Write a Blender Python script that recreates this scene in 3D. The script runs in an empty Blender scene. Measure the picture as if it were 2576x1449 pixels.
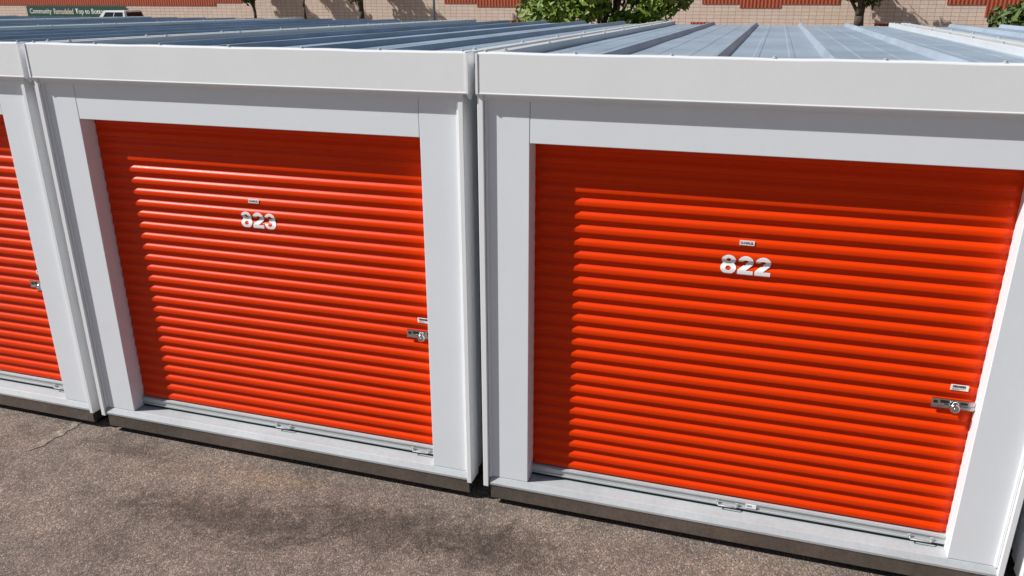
import bpy, bmesh, math, random
from mathutils import Vector, Matrix, noise
random.seed(7)
sc=bpy.context.scene; COL=sc.collection
# ------------------------------------------------------------------ camera
YAW,PITCH,ROLL=.3078,.3563,-.0019
CAM=Vector((1.2028,-4.0991,3.0934)); FPX=2003.4; PW,PH=2576,1449
Fv=Vector((-math.sin(YAW)*math.cos(PITCH),math.cos(YAW)*math.cos(PITCH),-math.sin(PITCH)))
r0=Vector((math.cos(YAW),math.sin(YAW),0)); u0=r0.cross(Fv)
Rv=math.cos(ROLL)*r0+math.sin(ROLL)*u0; Uv=-math.sin(ROLL)*r0+math.cos(ROLL)*u0
cd=bpy.data.cameras.new('camera'); cam=bpy.data.objects.new('camera',cd); COL.objects.link(cam)
M=Matrix.Identity(4)
for i in range(3): M[i][0]=Rv[i]; M[i][1]=Uv[i]; M[i][2]=-Fv[i]; M[i][3]=CAM[i]
cam.matrix_world=M; cd.sensor_width=36; cd.lens=FPX/PW*36; cd.clip_end=3000; sc.camera=cam
def at(x,y,Y):
    v=Fv*FPX+Rv*(x-PW/2)+Uv*(PH/2-y); return CAM+v*((Y-CAM.y)/v.y)
# ------------------------------------------------------------------ materials
def mat(name,col,rough=.5,metal=0,spec=.5,coat=0):
    m=bpy.data.materials.new(name); m.use_nodes=True
    b=m.node_tree.nodes['Principled BSDF']
    b.inputs['Base Color'].default_value=(*col,1); b.inputs['Roughness'].default_value=rough
    b.inputs['Metallic'].default_value=metal; b.inputs['Specular IOR Level'].default_value=spec
    b.inputs['Coat Weight'].default_value=coat
    return m
class NT:
    def __init__(s,m): s.t=m.node_tree; s.b=s.t.nodes['Principled BSDF']
    def n(s,typ,ins={},**kw):
        o=s.t.nodes.new(typ)
        for k,v in kw.items(): setattr(o,k,v)
        for k,v in ins.items():
            if hasattr(v,'is_output'): s.t.links.new(v,o.inputs[k])
            else: o.inputs[k].default_value=v
        return o
    def l(s,a,b): s.t.links.new(a,b)
    def coord(s): return s.n('ShaderNodeTexCoord').outputs['Object']
    def noise(s,vec,scale,detail=4,rough=.55): return s.n('ShaderNodeTexNoise',{'Vector':vec,'Scale':scale,'Detail':detail,'Roughness':rough}).outputs['Fac']
    def ramp(s,fac,stops):
        o=s.n('ShaderNodeValToRGB',{'Fac':fac}); e=o.color_ramp.elements
        while len(e)<len(stops): e.new(.5)
        for i,(p,c) in enumerate(stops): e[i].position=p; e[i].color=(*c,1) if len(c)==3 else c
        return o.outputs['Color']
    def mix(s,fac,a,b,mode='MIX'):
        o=s.n('ShaderNodeMix',data_type='RGBA',blend_type=mode)
        for i,v in ((0,fac),(6,a),(7,b)):
            if hasattr(v,'is_output'): s.l(v,o.inputs[i])
            else: o.inputs[i].default_value=v if i==0 else ((*v,1) if len(v)==3 else v)
        return o.outputs[2]
    def math(s,op,a,b=0,c=0):
        o=s.n('ShaderNodeMath',operation=op)
        for i,v in enumerate((a,b,c)):
            if hasattr(v,'is_output'): s.l(v,o.inputs[i])
            else: o.inputs[i].default_value=v
        return o.outputs[0]
    def bump(s,h,st,dist):
        o=s.n('ShaderNodeBump',{'Height':h,'Strength':st,'Distance':dist}); s.l(o.outputs['Normal'],s.b.inputs['Normal'])
g3=lambda v:(v,v,v)
def painted(name,col,rough,dirt=.12,metal=0,spec=.5,coat=0,bumpd=.0015):
    m=mat(name,col,rough,metal,spec,coat); t=NT(m); c=t.coord()
    n1=t.noise(c,1.7,5,.6); n2=t.noise(c,38,3)
    f=t.ramp(n1,[(.3,g3(1-dirt)),(.7,g3(1))]); f2=t.ramp(n2,[(.25,g3(1-dirt*.45)),(.6,g3(1))])
    k=t.mix(1,f,f2,'MULTIPLY'); t.l(t.mix(1,col,k,'MULTIPLY'),t.b.inputs['Base Color'])
    t.l(t.math('MULTIPLY_ADD',n2,.12,rough-.06),t.b.inputs['Roughness'])
    t.bump(t.noise(c,2.6,2),.5,bumpd*4)
    return m
WHITE=painted('white_painted_steel',(.90,.935,.98),.36,.03,bumpd=.0006)
TRIM=painted('white_trim',(.94,.955,.975),.34,.03,bumpd=.0005)
CAPM=painted('roof_edge_trim',(.66,.68,.69),.42,.12,bumpd=.0005)
RED=painted('orange_red_paint',(.80,.045,.001),.33,.05,spec=.20,bumpd=.0001)
RED.node_tree.nodes['Principled BSDF'].inputs['Specular Tint'].default_value=(1,.70,.70,1)
ROOF=painted('roof_metal',(.46,.56,.67),.34,.28,metal=.1,bumpd=.002)
GALV=painted('galvanised_steel',(.54,.565,.585),.6,.2,metal=.1,spec=.25,bumpd=.0006)
STEEL=painted('base_steel',(.34,.31,.28),.27,.4,metal=.8,bumpd=.001)
BAR=painted('pale_aluminium',(.56,.58,.59),.5,.12,metal=.15,bumpd=.0003)
CHROME=mat('bright_steel',(.62,.62,.61),.24,1)
BLACK=mat('black_rubber',(.015,.015,.016),.7)
DECALW=mat('white_vinyl',(.95,.95,.95),.8,0,.1)
DECALK=mat('black_ink',(.02,.02,.022),.5)
GREY=mat('grey_ink',(.30,.31,.33),.6)
# ------------------------------------------------------------------ mesh helpers
def obj(name,bm,mats,parent=None,smooth=False):
    me=bpy.data.meshes.new(name); bm.normal_update(); bm.to_mesh(me); bm.free()
    for m in (mats if isinstance(mats,(list,tuple)) else [mats]): me.materials.append(m)
    if smooth:
        for p in me.polygons: p.use_smooth=True
    o=bpy.data.objects.new(name,me); COL.objects.link(o)
    if parent: o.parent=parent
    return o
def box(bm,x0,x1,y0,y1,z0,z1,mi=0,bev=0,slope=0):
    vs=[]
    for z in (z0,z1):
        for (x,y) in ((x0,y0),(x1,y0),(x1,y1),(x0,y1)): vs.append(bm.verts.new((x,y,z+slope*y)))
    fs=[bm.faces.new([vs[i] for i in q]) for q in ((3,2,1,0),(4,5,6,7),(0,1,5,4),(1,2,6,5),(2,3,7,6),(3,0,4,7))]
    for f in fs: f.material_index=mi
    if bev:
        es=list({e for f in fs for e in f.edges})
        bmesh.ops.bevel(bm,geom=es,offset=bev,segments=2,affect='EDGES',profile=.5,material=-1)
    return fs
def B(*a,**k):
    bm=bmesh.new(); box(bm,*a,**k); return bm
def cyl(bm,p0,p1,r0_,r1_=None,n=14,mi=0,cap=True):
    p0=Vector(p0); p1=Vector(p1); r1_=r0_ if r1_ is None else r1_
    d=(p1-p0).normalized(); a=d.orthogonal().normalized(); b=d.cross(a)
    A=[bm.verts.new(p0+(a*math.cos(2*math.pi*i/n)+b*math.sin(2*math.pi*i/n))*r0_) for i in range(n)]
    C=[bm.verts.new(p1+(a*math.cos(2*math.pi*i/n)+b*math.sin(2*math.pi*i/n))*r1_) for i in range(n)]
    for i in range(n):
        f=bm.faces.new((A[i],A[(i+1)%n],C[(i+1)%n],C[i])); f.material_index=mi; f.smooth=True
    if cap:
        bm.faces.new(A[::-1]).material_index=mi; bm.faces.new(C).material_index=mi
def tube(bm,pts,r,n=10,mi=0):
    for a,b in zip(pts,pts[1:]): cyl(bm,a,b,r,r,n,mi)
def empty(name,loc,label,cat,group=None,rz=0):
    o=bpy.data.objects.new(name,None); COL.objects.link(o); o.location=loc; o.rotation_euler=(0,0,rz); o.empty_display_size=.1
    o['label']=label; o['category']=cat
    if group: o['group']=group
    return o
def kids(o): return [c for c in bpy.data.objects if c.parent==o]
def tree_copy(o,parent=None):
    c=o.copy(); COL.objects.link(c); c.parent=parent
    for k in kids(o): tree_copy(k,c)
    return c
def text_bm(s,w,h,off=.0,mi=0):
    cu=bpy.data.curves.new('tmp','FONT'); cu.body=s; cu.offset=off; cu.align_x='CENTER'; cu.resolution_u=6
    o=bpy.data.objects.new('tmp',cu); COL.objects.link(o); bpy.context.view_layer.update()
    me=bpy.data.meshes.new_from_object(o.evaluated_get(bpy.context.evaluated_depsgraph_get()))
    bpy.data.objects.remove(o); bm=bmesh.new(); bm.from_mesh(me); bpy.data.meshes.remove(me)
    xs=[v.co.x for v in bm.verts]; ys=[v.co.y for v in bm.verts]
    x0,x1,y0,y1=min(xs),max(xs),min(ys),max(ys)
    for v in bm.verts: v.co=((v.co.x-(x0+x1)/2)/(x1-x0)*w,0,(v.co.y-(y0+y1)/2)/(y1-y0)*h)
    for f in bm.faces: f.material_index=mi
    return bm
def merge(dst,src,off,mi=0):
    me=bpy.data.meshes.new('t')
    for v in src.verts: v.co+=Vector(off)
    for f in src.faces: f.material_index=mi
    src.to_mesh(me); src.free(); dst.from_mesh(me); bpy.data.meshes.remove(me)
# ------------------------------------------------------------------ unit dimensions
P,Bw=3.0206,2.3813; S,T=.20,2.33; D=.122; GZ=.005
ZFB,ZFT=2.582,2.797; XL,XR=-.2705,2.68; CL,CR=-.285,2.655; DEPTH=8.0; SL=-.012
PITCHZ=.0769; RIBH=.0185
prof=[(0,0),(.05,0),(.075,.06),(.10,.22),(.155,.80),(.18,.95),(.21,1),(.30,1),(.40,1),(.48,.95),(.54,.86),(.59,.72),(.65,.50),(.70,.33),(.76,.18),(.83,.06),(.90,0),(1,0)]
def rib(z):
    t=((z-.275)/PITCHZ)%1
    for (a,ha),(b,hb) in zip(prof,prof[1:]):
        if a<=t<=b: return RIBH*(ha+(hb-ha)*(t-a)/(b-a))
    return 0
def make_unit():
    u=empty('storage_unit',(0,0,0),'','storage unit','portable storage units in a row')
    obj('skid',B(XL+.1,XR-.1,.06,DEPTH-.1,GZ,.07),BLACK,u)
    bm=bmesh.new(); box(bm,-.24,2.6354,-.018,DEPTH,.052,.149,bev=.003); obj('base_frame',bm,STEEL,u)
    bm=bmesh.new()
    pts=[(-.024,.1505),(-.024,.164),(-.021,.168),(-.002,.196),(.004,.1985),(.18,.2),(.18,.152),(-.019,.1525)]
    x0,x1=-.242,2.6374
    A=[bm.verts.new((x0,y,z)) for y,z in pts]; C=[bm.verts.new((x1,y,z)) for y,z in pts]
    n=len(pts)
    for i in range(n): bm.faces.new((A[i],A[(i+1)%n],C[(i+1)%n],C[i]))
    bm.faces.new(A[::-1]); bm.faces.new(C); bmesh.ops.recalc_face_normals(bm,faces=bm.faces)
    obj('sill_plate',bm,GALV,u)
    obj('door_jamb',B(-.252,0,0,.170,.2,ZFB+.06,bev=.003),WHITE,u)
    obj('door_jamb',B(Bw,2.625,0,.170,.2,ZFB+.06,bev=.003),WHITE,u)
    obj('lintel',B(.0025,Bw-.0025,.001,.098,T,ZFB+.06,bev=.003),WHITE,u)
    for s in (0,1):
        bm=bmesh.new()
        if s==0:
            box(bm,CL,CL+.034,-.03,.10,.135,ZFB+.03,bev=.003); box(bm,CL+.036,CL+.05,-.012,.004,.2,ZFB+.03,bev=.002)
        else:
            box(bm,CR-.030,CR,-.03,.10,.135,ZFB+.03,bev=.003); box(bm,CR-.046,CR-.032,-.012,.004,.2,ZFB+.03,bev=.002)
        obj('corner_trim',bm,TRIM,u)
    for xw,sg in ((CL+.012,1),(CR-.012,-1)):
        bm=bmesh.new(); prev=None; y=.10
        ys=[]
        while y<DEPTH-.02:
            ys+= [(y,0),(y+.10,0),(y+.13,.018),(y+.19,.018),(y+.22,0)]; y+=.30
        for yy,h in ys:
            a=bm.verts.new((xw+sg*h,yy,.15)); b=bm.verts.new((xw+sg*h,yy,ZFB+.1+SL*yy))
            if prev: bm.faces.new((prev[0],a,b,prev[1]))
            prev=(a,b)
        obj('side_wall',bm,WHITE,u)
    obj('back_wall',B(CL+.02,CR-.02,DEPTH-.05,DEPTH-.01,.15,ZFB+.02),WHITE,u)
    # fascia: folded box section
    bm=bmesh.new()
    sec=[(-.048,ZFB),(-.050,ZFB+.006),(-.048,ZFB+.012),(-.048,ZFT-.008),(-.046,ZFT-.002),(-.040,ZFT),(.05,ZFT-.002),(.05,ZFB+.14),(.05,ZFB+.004)]
    NX=24; rows=[]
    for i in range(NX+1):
        x=XL+(XR-XL)*i/NX
        wob=.0012*math.sin(i*1.9)+.0012*math.sin(i*.83+1)
        rows.append([bm.verts.new((x,y,z+(wob if z>ZFT-.02 else 0))) for y,z in sec])
    n=len(sec)
    for a,b in zip(rows,rows[1:]):
        for i in range(n): bm.faces.new((a[i],a[(i+1)%n],b[(i+1)%n],b[i]))
    bm.faces.new(rows[0]); bm.faces.new(rows[-1][::-1]); bmesh.ops.recalc_face_normals(bm,faces=bm.faces)
    fa=obj('fascia',bm,TRIM,u)
    for x in [XL+.03+(XR-XL-.06)*i/6 for i in range(7)]:
        bm=bmesh.new(); cyl(bm,(x,-.01,ZFT-.002),(x,-.01,ZFT+.004),.012,.012,10); cyl(bm,(x,-.01,ZFT+.004),(x,-.01,ZFT+.011),.007,.006,6)
        obj('screw',bm,GALV,fa)
    for s,x in ((1,XR),(-1,XL)):
        bm=bmesh.new(); e=.014*s
        q=[(-.052,ZFT-.004),(.05,ZFT-.006),(.05,ZFB+.02),(-.005,ZFB-.03),(-.052,ZFB+.004)]
        A=[bm.verts.new((x+s*.001,y,z)) for y,z in q]; C=[bm.verts.new((x+e,y,z)) for y,z in q]
        for i in range(5): bm.faces.new((A[i],A[(i+1)%5],C[(i+1)%5],C[i]))
        bm.faces.new(A); bm.faces.new(C[::-1]); bmesh.ops.recalc_face_normals(bm,faces=bm.faces); obj('end_cap',bm,TRIM,fa)
    bm=bmesh.new(); box(bm,XL+.02,XR-.03,-.018,-.002,ZFB-.028,ZFB+.004,bev=.002); box(bm,XL+.02,XR-.03,-.026,-.0185,ZFB-.030,ZFB-.026)
    dr=obj('drip_edge',bm,TRIM,u)
    for i in range(4):
        x=.35+i*.58; bm=bmesh.new(); cyl(bm,(x,-.018,ZFB-.011),(x,-.023,ZFB-.011),.006,.005,8); obj('screw',bm,TRIM,dr)
    # roof
    bm=bmesh.new(); zp=ZFT-.050; pw=(XR-XL-.02)/5; prof2=[]
    for i in range(5):
        x=XL+.01+i*pw
        for dx,h in ((0,0),(.17,0),(.178,.003),(.202,.003),(.21,0),(.37,0),(.378,.003),(.402,.003),(.41,0)): prof2.append((x+dx,h))
    prof2.append((XR-.01,0)); NY=16; rows=[]
    for j in range(NY+1):
        y=.045+(DEPTH-.045)*j/NY
        rows.append([bm.verts.new((x,y,zp+h+SL*y+.004*noise.noise((x*2.2,y*.9,3)))) for x,h in prof2])
    for a,b in zip(rows,rows[1:]):
        for i in range(len(prof2)-1): bm.faces.new((a[i],a[i+1],b[i+1],b[i]))
    obj('roof_panel',bm,ROOF,u)
    for i in range(1,5):
        x=XL+.01+i*pw; bm=bmesh.new()
        cs=[(-.034,-.006),(-.014,.036),(-.011,.039),(.011,.039),(.014,.036),(.034,-.006)]
        A=[bm.verts.new((x+a,.052,zp+b+SL*.047)) for a,b in cs]; C=[bm.verts.new((x+a,DEPTH+.02,zp+b+SL*DEPTH)) for a,b in cs]
        for k in range(6): bm.faces.new((A[k],A[(k+1)%6],C[(k+1)%6],C[k]))
        bm.faces.new(A[::-1]); bm.faces.new(C); bmesh.ops.recalc_face_normals(bm,faces=bm.faces)
        obj('roof_rib',bm,ROOF,u)
    for xa,xb,xs in ((XL,XL+.075,XL+.055),(XR-.075,XR,XR-.055)):
        bm=bmesh.new(); box(bm,xa,xb,.052,DEPTH+.02,ZFT-.07,ZFT-.004,bev=.004,slope=SL)
        et=obj('edge_trim',bm,CAPM,u)
        for k in range(9):
            y=.25+k*.92; bm=bmesh.new(); z=ZFT-.004+SL*y
            cyl(bm,(xs,y,z-.001),(xs,y,z+.004),.014,.014,8); cyl(bm,(xs,y,z+.004),(xs,y,z+.012),.007,.006,6); obj('screw',bm,GALV,et)
    # ---- roll-up door
    bm=bmesh.new(); xs=[-.03,.012,.022]+[.05+(Bw-.1)*i/16 for i in range(17)]+[Bw-.026,Bw-.014,Bw+.03]
    zs=[]; k=0
    while .275+k*PITCHZ<T+.06:
        for t,h in prof[:-1]:
            zz=.275+(k+t)*PITCHZ
            if zz<=T+.06: zs.append(zz)
        k+=1
    rows=[]
    for z in zs:
        r=rib(z+1e-6)
        rows.append([bm.verts.new((x,D-(r if .015<x<Bw-.018 else r*.2)+.0010*noise.noise((x*1.7,z*3.1,0)),z)) for x in xs])
    for a,b in zip(rows,rows[1:]):
        for i in range(len(xs)-1): bm.faces.new((a[i],a[i+1],b[i+1],b[i]))
    dr=obj('roll_up_door',bm,RED,u,smooth=True)
    yb=D-.034
    bm=bmesh.new(); box(bm,-.01,Bw+.01,yb+.006,yb+.040,.222,.276,bev=.002); box(bm,-.01,Bw+.01,yb,yb+.0055,.222,.232); box(bm,-.01,Bw+.01,yb,yb+.0055,.262,.270)
    obj('bottom_bar',bm,BAR,dr)
    obj('weather_seal',B(-.005,Bw+.005,yb+.012,yb+.040,.199,.2215),BLACK,dr)
    for cx in (1.21,2.255):
        bm=bmesh.new()
        for s in (-1,1):
            box(bm,cx+s*.056-.010,cx+s*.056+.010,yb-.005,yb-.0005,.235,.256,bev=.0015)
            cyl(bm,(cx+s*.056,yb-.004,.249),(cx+s*.056,yb-.007,.249),.004,.003,8)
        tube(bm,[(cx-.056,yb-.003,.239),(cx-.051,yb-.018,.231),(cx+.051,yb-.018,.231),(cx+.056,yb-.003,.239)],.0035)
        obj('pull_handle',bm,BAR,dr)
    zc=1.077; yf=D-RIBH-.002
    bm=bmesh.new(); box(bm,2.175,2.375,yf-.006,yf,zc-.025,zc+.025,bev=.0015)
    box(bm,2.175,2.375,yf-.011,yf-.0065,zc+.019,zc+.025); box(bm,2.175,2.375,yf-.011,yf-.0065,zc-.025,zc-.019)
    box(bm,2.235,2.395,yf-.018,yf-.007,zc-.016,zc-.004,bev=.002)
    box(bm,2.184,2.204,yf-.008,yf-.0065,zc-.004,zc+.011,mi=1); box(bm,2.216,2.258,yf-.0085,yf-.0065,zc+.001,zc+.015,mi=1); box(bm,2.31,2.345,yf-.0085,yf-.0065,zc+.001,zc+.013,mi=1)
    for x,z in ((2.182,zc+.016),(2.367,zc+.015),(2.367,zc-.015)): cyl(bm,(x,yf-.006,z),(x,yf-.010,z),.005,.004,8)
    obj('slide_latch',bm,[CHROME,DECALK],dr)
    bm=bmesh.new(); lx,lz=2.282,zc-.012
    cyl(bm,(lx,yf-.018,lz),(lx,yf-.024,lz),.019,.025,24); cyl(bm,(lx,yf-.024,lz),(lx,yf-.038,lz),.025,.025,24); cyl(bm,(lx,yf-.038,lz),(lx,yf-.042,lz),.025,.019,24)
    cyl(bm,(lx,yf-.041,lz),(lx,yf-.046,lz),.008,.007,14); tube(bm,[(lx-.013,yf-.03,lz+.020),(lx-.007,yf-.03,lz+.034),(lx+.007,yf-.03,lz+.034),(lx+.013,yf-.03,lz+.020)],.0045)
    obj('disk_lock',bm,CHROME,dr)
    bx,bz=2.292,1.172; bm=bmesh.new()
    box(bm,bx-.042,bx+.042,yf-.0015,yf,bz-.016,bz+.016); x=bx-.032
    rnd=random.Random(3)
    while x<bx+.030:
        w=rnd.choice((.0012,.0022,.0032)); box(bm,x,x+w,yf-.0022,yf-.0016,bz-.001,bz+.012,mi=1); x+=w+rnd.choice((.0012,.002))
    box(bm,bx-.034,bx+.028,yf-.0022,yf-.0016,bz-.0085,bz-.0055,mi=2); box(bm,bx-.034,bx+.0,yf-.0022,yf-.0016,bz-.0125,bz-.0105,mi=2)
    obj('barcode_label',bm,[DECALW,DECALK,GREY],dr)
    sx,sz=1.168,1.850; bm=bmesh.new(); box(bm,sx-.038,sx+.038,yf-.0015,yf,sz-.013,sz+.013)
    merge(bm,text_bm('U-HAUL',.066,.014,.02),(sx,yf-.0025,sz),1)
    obj('logo_sticker',bm,[DECALW,DECALK],dr)
    return u,dr
# heavy grotesque digits described as distance fields, contoured into a decal that follows the curtain
def ell(x,y,cx,cy,rx,ry): return (math.hypot((x-cx)/rx,(y-cy)/ry)-1)*min(rx,ry)
def bx_(x,y,x0,x1,y0,y1): return max(x0-x,x-x1,y0-y,y-y1)
def cap(x,y,ax,ay,bx,by,r):
    t=max(0,min(1,((x-ax)*(bx-ax)+(y-ay)*(by-ay))/((bx-ax)**2+(by-ay)**2))); return math.hypot(x-ax-t*(bx-ax),y-ay-t*(by-ay))-r
def dig(c,x,y):
    if c=='8':
        o=min(ell(x,y,.5,.91,.46,.345),ell(x,y,.5,.385,.505,.39)); return max(o,-ell(x,y,.5,.93,.155,.12),-ell(x,y,.5,.37,.18,.14))
    if c=='2':
        ring=max(ell(x,y,.5,.865,.49,.395),-ell(x,y,.5,.85,.175,.14))
        a=max(ring,-bx_(x,y,-1,.5,-1,.83),-bx_(x,y,-1,2,-1,.66))
        b=max(cap(x,y,.80,.74,.18,.24,.17),-y,-x,-bx_(x,y,-1,.5,.6,2))
        return min(a,b,bx_(x,y,0,1,0,.29))
    o=min(ell(x,y,.48,.91,.46,.345),ell(x,y,.48,.385,.505,.39)); o=max(o,-ell(x,y,.46,.92,.16,.12),-ell(x,y,.46,.365,.19,.14))
    o=max(o,-bx_(x,y,-1,.40,.43,.86)); return min(o,bx_(x,y,.30,.62,.555,.745))
def add_number(door,s,cx):
    w,h=.258,.106; cz=1.724; N=3.2; sc_=w/N; sz_=h/1.27
    bm=bmesh.new(); st=.03; nx=int(3.3/st); ny=int(1.34/st)
    def f(i,j):
        X=-.04+i*st; Y=-.04+j*st; best=9
        for k,c in enumerate(s):
            lx=X-k*1.1
            if -.15<lx<1.15: best=min(best,dig(c,lx,Y))
        return best
    F=[[f(i,j) for j in range(ny+1)] for i in range(nx+1)]
    for i in range(nx):
        for j in range(ny):
            cs=[(i,j),(i+1,j),(i+1,j+1),(i,j+1)]; poly=[]
            for k in range(4):
                a,b=cs[k],cs[(k+1)%4]; fa_,fb=F[a[0]][a[1]],F[b[0]][b[1]]
                if fa_<0: poly.append(a)
                if (fa_<0)!=(fb<0):
                    q=fa_/(fa_-fb); poly.append((a[0]+(b[0]-a[0])*q,a[1]+(b[1]-a[1])*q))
            if len(poly)>2:
                vs=[]
                for a,b in poly:
                    x=cx+(-.04+a*st-1.6)*sc_; z=cz+(-.04+b*st-.635)*sz_
                    vs.append(bm.verts.new((x,D-(.40*RIBH+.60*rib(z))-.0016,z)))
                bm.faces.new(vs)
    bmesh.ops.remove_doubles(bm,verts=bm.verts,dist=.00005)
    obj('number',bm,DECALW,door,smooth=True)
unit,door=make_unit()
labels={-2:'white storage unit cut off by left edge, with a disk lock on its red door',
 -1:'white storage unit whose red roll-up door is numbered 823',
 0:'white storage unit whose red roll-up door is numbered 822',
 1:'white storage unit right of the one numbered 822, only a sliver of it in view',
 -3:'storage unit third to the left of the one numbered 822, only its roof in view',
 -4:'storage unit fourth to the left of the one numbered 822, only its roof in view',
 -5:'storage unit fifth to the left of the one numbered 822, only its roof in view'}
unit['label']=labels[0]
units={0:unit}
for i in (-1,-2,-3,-4,-5,1):
    c=tree_copy(unit); c.location.x=i*P; c['label']=labels[i]; units[i]=c
def door_of(u): return [k for k in kids(u) if k.name.startswith('roll_up_door')][0]
add_number(door,'822',1.172); d823=door_of(units[-1]); add_number(d823,'823',1.186)
for k in kids(d823):
    if k.name.split('.')[0] in ('slide_latch','disk_lock','barcode_label'): k.location.x=.02
bm=bmesh.new(); box(bm,1.315,1.375,D-.0375,D-.0345,.236,.262); box(bm,1.322,1.35,D-.0379,D-.0376,.245,.255,mi=1); obj('small_sticker',bm,[DECALW,GREY],door)
# ------------------------------------------------------------------ ground
asp=mat('asphalt',(.1,.09,.08),.9); t=NT(asp); c=t.coord()
v=t.n('ShaderNodeTexVoronoi',{'Vector':c,'Scale':125.0}); v2=t.n('ShaderNodeTexVoronoi',{'Vector':c,'Scale':62.0})
sepc=t.n('ShaderNodeSeparateColor',{'Color':v.outputs['Color']}).outputs
sepd=t.n('ShaderNodeSeparateColor',{'Color':v2.outputs['Color']}).outputs
base=t.ramp(sepc[0],[(0,(.072,.056,.047)),(.45,(.168,.133,.110)),(.75,(.225,.177,.148)),(.91,(.34,.255,.215)),(1,(.52,.43,.37))])
b2=t.ramp(sepd[1],[(0,(.11,.088,.074)),(.6,(.178,.141,.117)),(.9,(.26,.188,.155)),(1,(.36,.30,.26))])
colr=t.mix(.40,base,b2)
big=t.noise(c,1.1,7,.68); colr=t.mix(1,colr,t.ramp(big,[(.30,g3(.66)),(.48,g3(.96)),(.72,(1.30,1.26,1.21))]),'MULTIPLY')
med=t.noise(c,5,7,.72); colr=t.mix(1,colr,t.ramp(med,[(.34,g3(.72)),(.5,g3(1.0)),(.66,g3(1.18))]),'MULTIPLY')
def spot(px,py,rx,ry,colm,amt,seed):
    global colr
    mp=t.n('ShaderNodeMapping',{'Vector':c,'Location':(-px/rx,-py/ry,0),'Scale':(1/rx,1/ry,0)}).outputs[0]
    ln=t.n('ShaderNodeVectorMath',{0:mp},operation='LENGTH').outputs['Value']
    q=t.math('ADD',ln,t.math('MULTIPLY_ADD',t.noise(c,7+seed,8,.78),3.0,-1.5))
    f=t.ramp(q,[(.3,g3(amt)),(.95,g3(0))]); colr=t.mix(f,colr,t.mix(1,colr,colm,'MULTIPLY'))
spot(-.05,-.42,.6,.28,(.40,.38,.37),.85,0); spot(-1.74,-.22,.45,.14,(1.4,1.3,1.12),.7,1); spot(-.75,-.45,.7,.3,(.46,.44,.42),.85,2)
spot(-2.6,-.32,.7,.2,(1.3,1.27,1.22),.6,3); spot(1.1,-.8,.5,.3,(1.2,1.18,1.14),.6,4); spot(-1.8,-.65,.9,.28,(.42,.40,.38),.85,5); spot(-2.9,-.2,.6,.12,(.55,.53,.51),.8,6)
t.l(colr,t.b.inputs['Base Color'])
hgt=t.math('ADD',t.math('MULTIPLY',v.outputs['Distance'],-1),t.math('MULTIPLY',t.noise(c,70,5,.65),.7)); t.bump(hgt,.75,.0045)
bm=bmesh.new(); q=[bm.verts.new(p) for p in ((-900,-300,GZ),(900,-300,GZ),(900,1500,GZ),(-900,1500,GZ))]; bm.faces.new(q)
gr=obj('ground',bm,asp); gr['kind']='structure'
pl=mat('worn_yellow_paint',(.5,.42,.2),.8); t=NT(pl); c=t.coord(); nn=t.noise(c,15,7,.8)
vv=t.n('ShaderNodeTexVoronoi',{'Vector':c,'Scale':125.0}); sv=t.n('ShaderNodeSeparateColor',{'Color':vv.outputs['Color']}).outputs
ag=t.ramp(sv[0],[(0,(.08,.063,.053)),(.5,(.172,.137,.114)),(1,(.38,.31,.27))])
t.l(t.mix(t.ramp(nn,[(.50,g3(0)),(.62,g3(.55))]),ag,(.48,.42,.28)),t.b.inputs['Base Color']); t.bump(t.noise(c,90,3),.8,.004)
bm=bmesh.new(); z=GZ+.004; rr=random.Random(4); L_=[];R_=[]
for k in range(15):
    y=-.44+k*.035; w_=.044*min(1,(k+1)/4); L_.append((-3.615-w_+.04*(y+.44)+rr.uniform(-.012,.012),y,z)); R_.append((-3.615+w_+.04*(y+.44)+rr.uniform(-.012,.012),y,z))
bm.faces.new([bm.verts.new(p) for p in R_+L_[::-1]])
o=obj('painted_line',bm,pl); o['kind']='structure'
# ------------------------------------------------------------------ far wall
WY=46
blk=mat('beige_block',(.5,.42,.34),.9); t=NT(blk); c=t.coord()
sx=t.n('ShaderNodeSeparateXYZ',{0:c}).outputs; cv=t.n('ShaderNodeCombineXYZ',{0:sx[0],1:sx[2],2:0.0}).outputs[0]
br=t.n('ShaderNodeTexBrick',{'Vector':cv,'Color1':(.86,.68,.56,1),'Color2':(.78,.61,.50,1),'Mortar':(.46,.33,.25,1),'Scale':1.0,'Mortar Size':.012,'Brick Width':.4,'Row Height':.2,'Bias':0.0},offset=0.0)
t.l(t.mix(1,br.outputs['Color'],t.ramp(t.noise(c,9,5),[(.3,g3(.88)),(.7,g3(1.06))]),'MULTIPLY'),t.b.inputs['Base Color']); t.bump(t.noise(c,24,4),.3,.008)
rb=mat('fluted_red_block',(.33,.085,.045),.9); t=NT(rb); c=t.coord(); sx=t.n('ShaderNodeSeparateXYZ',{0:c}).outputs
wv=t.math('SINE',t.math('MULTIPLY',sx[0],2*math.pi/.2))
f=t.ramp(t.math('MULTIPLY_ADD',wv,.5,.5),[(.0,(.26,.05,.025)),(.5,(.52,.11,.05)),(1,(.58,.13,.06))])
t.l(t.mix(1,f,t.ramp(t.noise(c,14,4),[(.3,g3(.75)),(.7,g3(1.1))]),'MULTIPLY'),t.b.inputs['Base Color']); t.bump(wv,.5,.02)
bw=empty('retail_building',(0,WY,0),'long beige block building with stepped red bands behind the storage units','building')
obj('wall',B(-95,60,0,12,GZ,7.5),blk,bw); obj('parapet',B(-95.1,60.1,-.06,12.1,7.5,7.8),mat('parapet_tan',(.35,.22,.15),.8),bw)
def X_(x): return at(x,20,WY).x
def Z_(x,y): return at(x,y,WY).z
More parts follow.
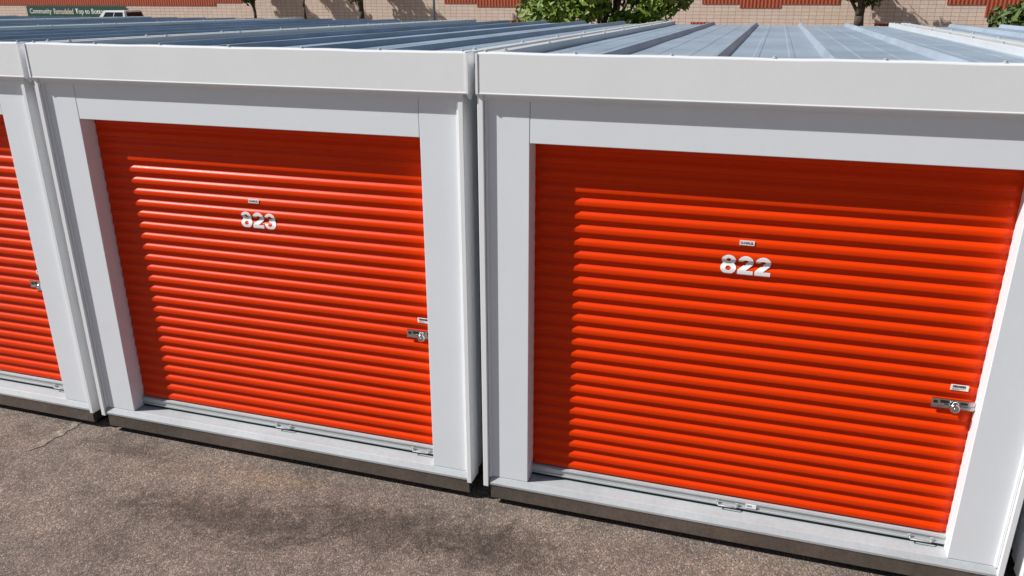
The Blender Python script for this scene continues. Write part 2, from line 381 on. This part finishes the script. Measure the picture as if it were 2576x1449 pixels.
for x0,x1,y0 in [(-250,135,9),(135,392,14),(392,545,17),(545,612,7),(1118,1200,7),(1200,1312,15),(1765,1860,9),(1860,1965,19),(1965,2112,11),(2380,2480,11),(2480,2760,48)]:
    z0=round(Z_((x0+x1)/2,y0)/.2)*.2; obj('accent_band',B(X_(x0)+.01,X_(x1)-.01,-.03,-.002,z0,4.4),rb,bw)
for x0,x1,y0 in [(1255,1318,52),(1740,1800,56),(2205,2292,58)]:
    z1=round(Z_((x0+x1)/2,y0)/.2)*.2; obj('accent_band',B(X_(x0),X_(x1),-.03,-.002,.4,z1),rb,bw)
bg=mat('dark_green_vinyl',(.018,.085,.06),.6); cream=mat('cream_print',(.90,.88,.80),.6); orp=mat('peach_print',(.90,.74,.62),.6)
ban=empty('banner',(0,WY-.05,0),'long dark green banner with pale lettering on the beige wall','banner')
xa,xb=at(70,28,WY).x,at(320,28,WY).x; zt,zb=Z_(160,15.5),Z_(160,43)
obj('banner_sheet',B(xa,xb,-.02,0,zb,zt,bev=.004),bg,ban)
W=xb-xa; cz=(zt+zb)/2; hh=(zt-zb)
def word(s,f0,f1,m,k=.52,dz=0):
    w=(f1-f0)*W; b_=text_bm(s,w,hh*k,.012)
    for v in b_.verts: v.co+=Vector((xa+(f0+f1)/2*W,-.024,cz+dz*hh))
    obj('lettering',b_,m,ban)
word('Community',.03,.255,cream,.60,-.02); word('Remodeled',.278,.475,orp,.50,.03); word('Top to Bottom',.497,.81,cream,.60,-.02)
# ------------------------------------------------------------------ trees
def leafmat(name,a,b_):
    m=mat(name,a,.5,spec=.4); t=NT(m); c=t.coord(); n=t.noise(c,1.6,3); n2=t.noise(c,9,2)
    k=t.math('MULTIPLY_ADD',n2,.6,t.math('MULTIPLY_ADD',n,.8,-.2)); t.l(t.ramp(k,[(.25,a),(.75,b_)]),t.b.inputs['Base Color']); return m
LEAF=leafmat('bright_leaves',(.075,.14,.018),(.26,.36,.05)); LEAFD=leafmat('dark_leaves',(.035,.065,.016),(.12,.17,.04))
BARK=mat('bark',(.085,.06,.045),.9); t=NT(BARK); c=t.coord(); nb=t.n('ShaderNodeMapping',{'Vector':c,'Scale':(14,14,2.5)}).outputs[0]
nf=t.noise(nb,1.5,5); t.l(t.ramp(nf,[(.3,(.035,.025,.02)),(.7,(.13,.095,.07))]),t.b.inputs['Base Color']); t.bump(nf,.8,.02)
def tree(name,loc,h0,tr,rad,nl,ls,label,cat,group,lm,seed,lean=0):
    rnd=random.Random(seed); o=empty(name,loc,label,cat,group)
    bm=bmesh.new(); cz=h0; pts=[Vector((0,0,0))]
    for k in range(1,6): pts.append(Vector((lean*k/5+rnd.uniform(-.05,.05)*k*.4,rnd.uniform(-.04,.04)*k*.4,cz*k/5)))
    for k in range(5): cyl(bm,pts[k],pts[k+1],tr*(1.15-.1*k),tr*(1.05-.1*k),10)
    cl=[]
    for k in range(26):
        while True:
            q=Vector((rnd.uniform(-1,1),rnd.uniform(-1,1),rnd.uniform(-1,1)))
            if .25<q.length<1: break
        q=Vector((q.x*rad[0],q.y*rad[1],q.z*rad[2]))*.85+Vector((lean,0,h0+rad[2]*.55 if name!='shrub' else h0))
        cl.append((q,rnd.uniform(.22,.42)*min(rad)*1.1))
        if k<12:
            s=pts[rnd.choice((3,4,5))]; mid=(s+q)/2+Vector((0,0,.15)); cyl(bm,s,mid,tr*.42,tr*.28,7); cyl(bm,mid,q,tr*.28,tr*.08,7)
    obj('trunk',bm,BARK,o)
    bm=bmesh.new()
    for k in range(nl):
        q,r=rnd.choice(cl); d=Vector((rnd.gauss(0,1),rnd.gauss(0,1),rnd.gauss(0,1))).normalized()
        p=q+d*r*(rnd.random()**.4)*1.05
        n=(d+Vector((rnd.uniform(-1,1),rnd.uniform(-1,1),rnd.uniform(-.4,1.2)))*.9).normalized(); a=n.orthogonal().normalized(); a.rotate(Matrix.Rotation(rnd.uniform(0,6.28),3,n)); b_=n.cross(a)
        s=ls*rnd.uniform(.6,1.3)
        bm.faces.new([bm.verts.new(p+w) for w in (a*s,b_*s*.45+n*s*.12,-a*s,-b_*s*.45+n*s*.12)])
    obj('crown',bm,lm,o)
    return o
def gpos(x,Y): p=at(x,25,Y); return (p.x,Y,GZ)
tg='trees planted along the beige wall'
tree('wall_tree',gpos(640,44.6),3.2,.11,(1.6,1.3,1.6),2200,.17,'leftmost thin tree trunk in front of the beige wall','tree',tg,LEAFD,11)
tree('wall_tree',gpos(767,44.8),3.6,.09,(1.4,1.1,1.5),1800,.17,'thinner tree second from left in front of the beige wall','tree',tg,LEAFD,12)
tree('wall_tree',gpos(905,44.4),3.2,.2,(1.9,1.5,1.7),2400,.18,'thick dark tree trunk in front of beige wall, left of the grey pole','tree',tg,LEAFD,13,.25)
tree('wall_tree',gpos(2165,44.2),3.1,.27,(2.1,1.5,1.8),2600,.18,'thick forked tree trunk in front of the wall, right of the bushy green tree','tree',tg,LEAFD,14)
b=gpos(1530,24); tree('bushy_tree',b,1.9,.16,(3.1,2.6,2.0),9000,.16,'bright green bushy tree just behind the unit roofs at centre','tree',None,LEAF,21)
b=gpos(2580,26); tree('shrub',b,1.75,.1,(1.95,1.7,1.3),6000,.14,'dark green shrub cut off by the right edge beside the red block wall','shrub',None,LEAFD,22)
p=gpos(1092,44); lp=empty('lamp_post',p,'slim grey pole standing between the tree trunks and the bushy tree','lamp post')
pm=painted('pole_grey',(.28,.31,.34),.45,.15)
bm=bmesh.new(); cyl(bm,(0,0,0),(0,0,.5),.16,.16,16); cyl(bm,(0,0,.5),(0,0,6.6),.085,.06,14); obj('pole',bm,pm,lp)
bm=bmesh.new(); tube(bm,[(0,0,6.5),(.5,-.2,6.7),(1.0,-.4,6.72)],.035); obj('arm',bm,pm,lp); obj('lamp_head',B(.8,1.5,-.6,-.3,6.66,6.80,bev=.03),pm,lp)
# ------------------------------------------------------------------ pickup truck facing -X
WP=painted('white_car_paint',(.82,.83,.84),.25,.05,coat=.5,bumpd=.0003); GL=mat('dark_glass',(.012,.014,.017),.08,0,.6); TY=mat('tyre_rubber',(.02,.02,.02),.8); RIM=mat('rim_alloy',(.5,.5,.5),.3,.9); LAMP=mat('red_lens',(.4,.01,.01),.2); HL=mat('clear_lens',(.8,.8,.8),.1)
p=at(298,30,41.5); tk=empty('pickup_truck',(p.x+.1,41.5,GZ),'white crew cab pickup truck with dark windows parked before the green banner','pickup truck')
bm=bmesh.new()
sd=[(-2.9,.45),(-2.95,.75),(-2.85,1.08),(-1.35,1.2),(1.3,1.2),(1.32,1.22),(2.9,1.22),(2.92,.6),(2.7,.5)]
rows=[]
for yy in (-.98,.98): rows.append([bm.verts.new((x,yy,z)) for x,z in sd])
for k in range(len(sd)): bm.faces.new((rows[0][k],rows[0][(k+1)%len(sd)],rows[1][(k+1)%len(sd)],rows[1][k]))
bm.faces.new(rows[0]); bm.faces.new(rows[1][::-1])
bmesh.ops.recalc_face_normals(bm,faces=bm.faces); bmesh.ops.bevel(bm,geom=bm.edges[:],offset=.008,segments=2,affect='EDGES')
obj('body',bm,WP,tk)
lo=[(-1.3,-.96),(1.3,-.96),(1.3,.96),(-1.3,.96)]; hi=[(-.6,-.78),(1.12,-.78),(1.12,.78),(-.6,.78)]
bm=bmesh.new(); A=[bm.verts.new((x,y,1.19)) for x,y in lo]; C=[bm.verts.new((x,y,1.97)) for x,y in hi]
for k in range(4): bm.faces.new((A[k],A[(k+1)%4],C[(k+1)%4],C[k]))
bm.faces.new(C); bm.faces.new(A[::-1]); bmesh.ops.recalc_face_normals(bm,faces=bm.faces); bmesh.ops.bevel(bm,geom=bm.edges[:],offset=.05,segments=3,affect='EDGES'); obj('cab',bm,WP,tk)
def pane(name,k,u0_,u1_,v0,v1):
    a0,a1=Vector((*lo[k],1.19)),Vector((*lo[(k+1)%4],1.19)); b0,b1=Vector((*hi[k],1.97)),Vector((*hi[(k+1)%4],1.97))
    P_=lambda u,v:(a0.lerp(a1,u)).lerp(b0.lerp(b1,u),v); n=(a1-a0).cross(b0-a0).normalized()
    bm=bmesh.new(); q=[P_(u0_,v0),P_(u1_,v0),P_(u1_,v1),P_(u0_,v1)]
    A=[bm.verts.new(x-n*.02) for x in q]; C=[bm.verts.new(x+n*.012) for x in q]
    for i in range(4): bm.faces.new((A[i],A[(i+1)%4],C[(i+1)%4],C[i]))
    bm.faces.new(C); obj(name,bm,GL,tk)
for k in (0,2):
    r=[(.16,.52),(.56,.9)] if k==0 else [(.1,.44),(.48,.84)]
    for a,b_ in r: pane('side_window',k,a,b_,.1,.86)
pane('rear_window',1,.08,.92,.12,.86); pane('windshield',3,.07,.93,.08,.88)
for x in (-1.85,1.8):
    for y in (-.93,.93):
        s=1 if y>0 else -1; bm=bmesh.new(); cyl(bm,(x,y-.13,.4),(x,y+.13,.4),.4,.4,24); w=obj('wheel',bm,TY,tk); bm=bmesh.new(); cyl(bm,(x,y+s*.131,.4),(x,y+s*.14,.4),.26,.22,18); obj('rim',bm,RIM,w)
for y in (-.85,.85):
    obj('tail_light',B(2.905,2.94,y-.09,y+.09,.85,1.18,bev=.01),LAMP,tk); obj('headlight',B(-2.97,-2.86,y-.14,y+.14,.84,1.0,bev=.02),HL,tk)
obj('bumper',B(2.8,3.05,-.95,.95,.45,.62,bev=.03),CHROME,tk); obj('bumper',B(-3.05,-2.85,-.97,.97,.4,.62,bev=.03),CHROME,tk)
# ------------------------------------------------------------------ light
L=Vector((.655,.285,-.70)).normalized()
sd_=bpy.data.lights.new('sun','SUN'); sd_.energy=5.0; sd_.angle=math.radians(.5); sd_.color=(1,.98,.94)
so=bpy.data.objects.new('sun',sd_); COL.objects.link(so); so.rotation_euler=L.to_track_quat('-Z','Y').to_euler()
w=bpy.data.worlds.new('World'); sc.world=w; w.use_nodes=True; nt=w.node_tree
sk=nt.nodes.new('ShaderNodeTexSky'); sk.sky_type='NISHITA'; sk.sun_disc=False; sk.sun_elevation=math.asin(-L.z); sk.sun_rotation=math.atan2(-L.x,-L.y)%(2*math.pi)
bgd=nt.nodes['Background']; bgd.inputs['Strength'].default_value=.05; nt.links.new(sk.outputs[0],bgd.inputs['Color'])
sc.view_settings.view_transform='Standard'; sc.view_settings.look='None'; sc.view_settings.exposure=0
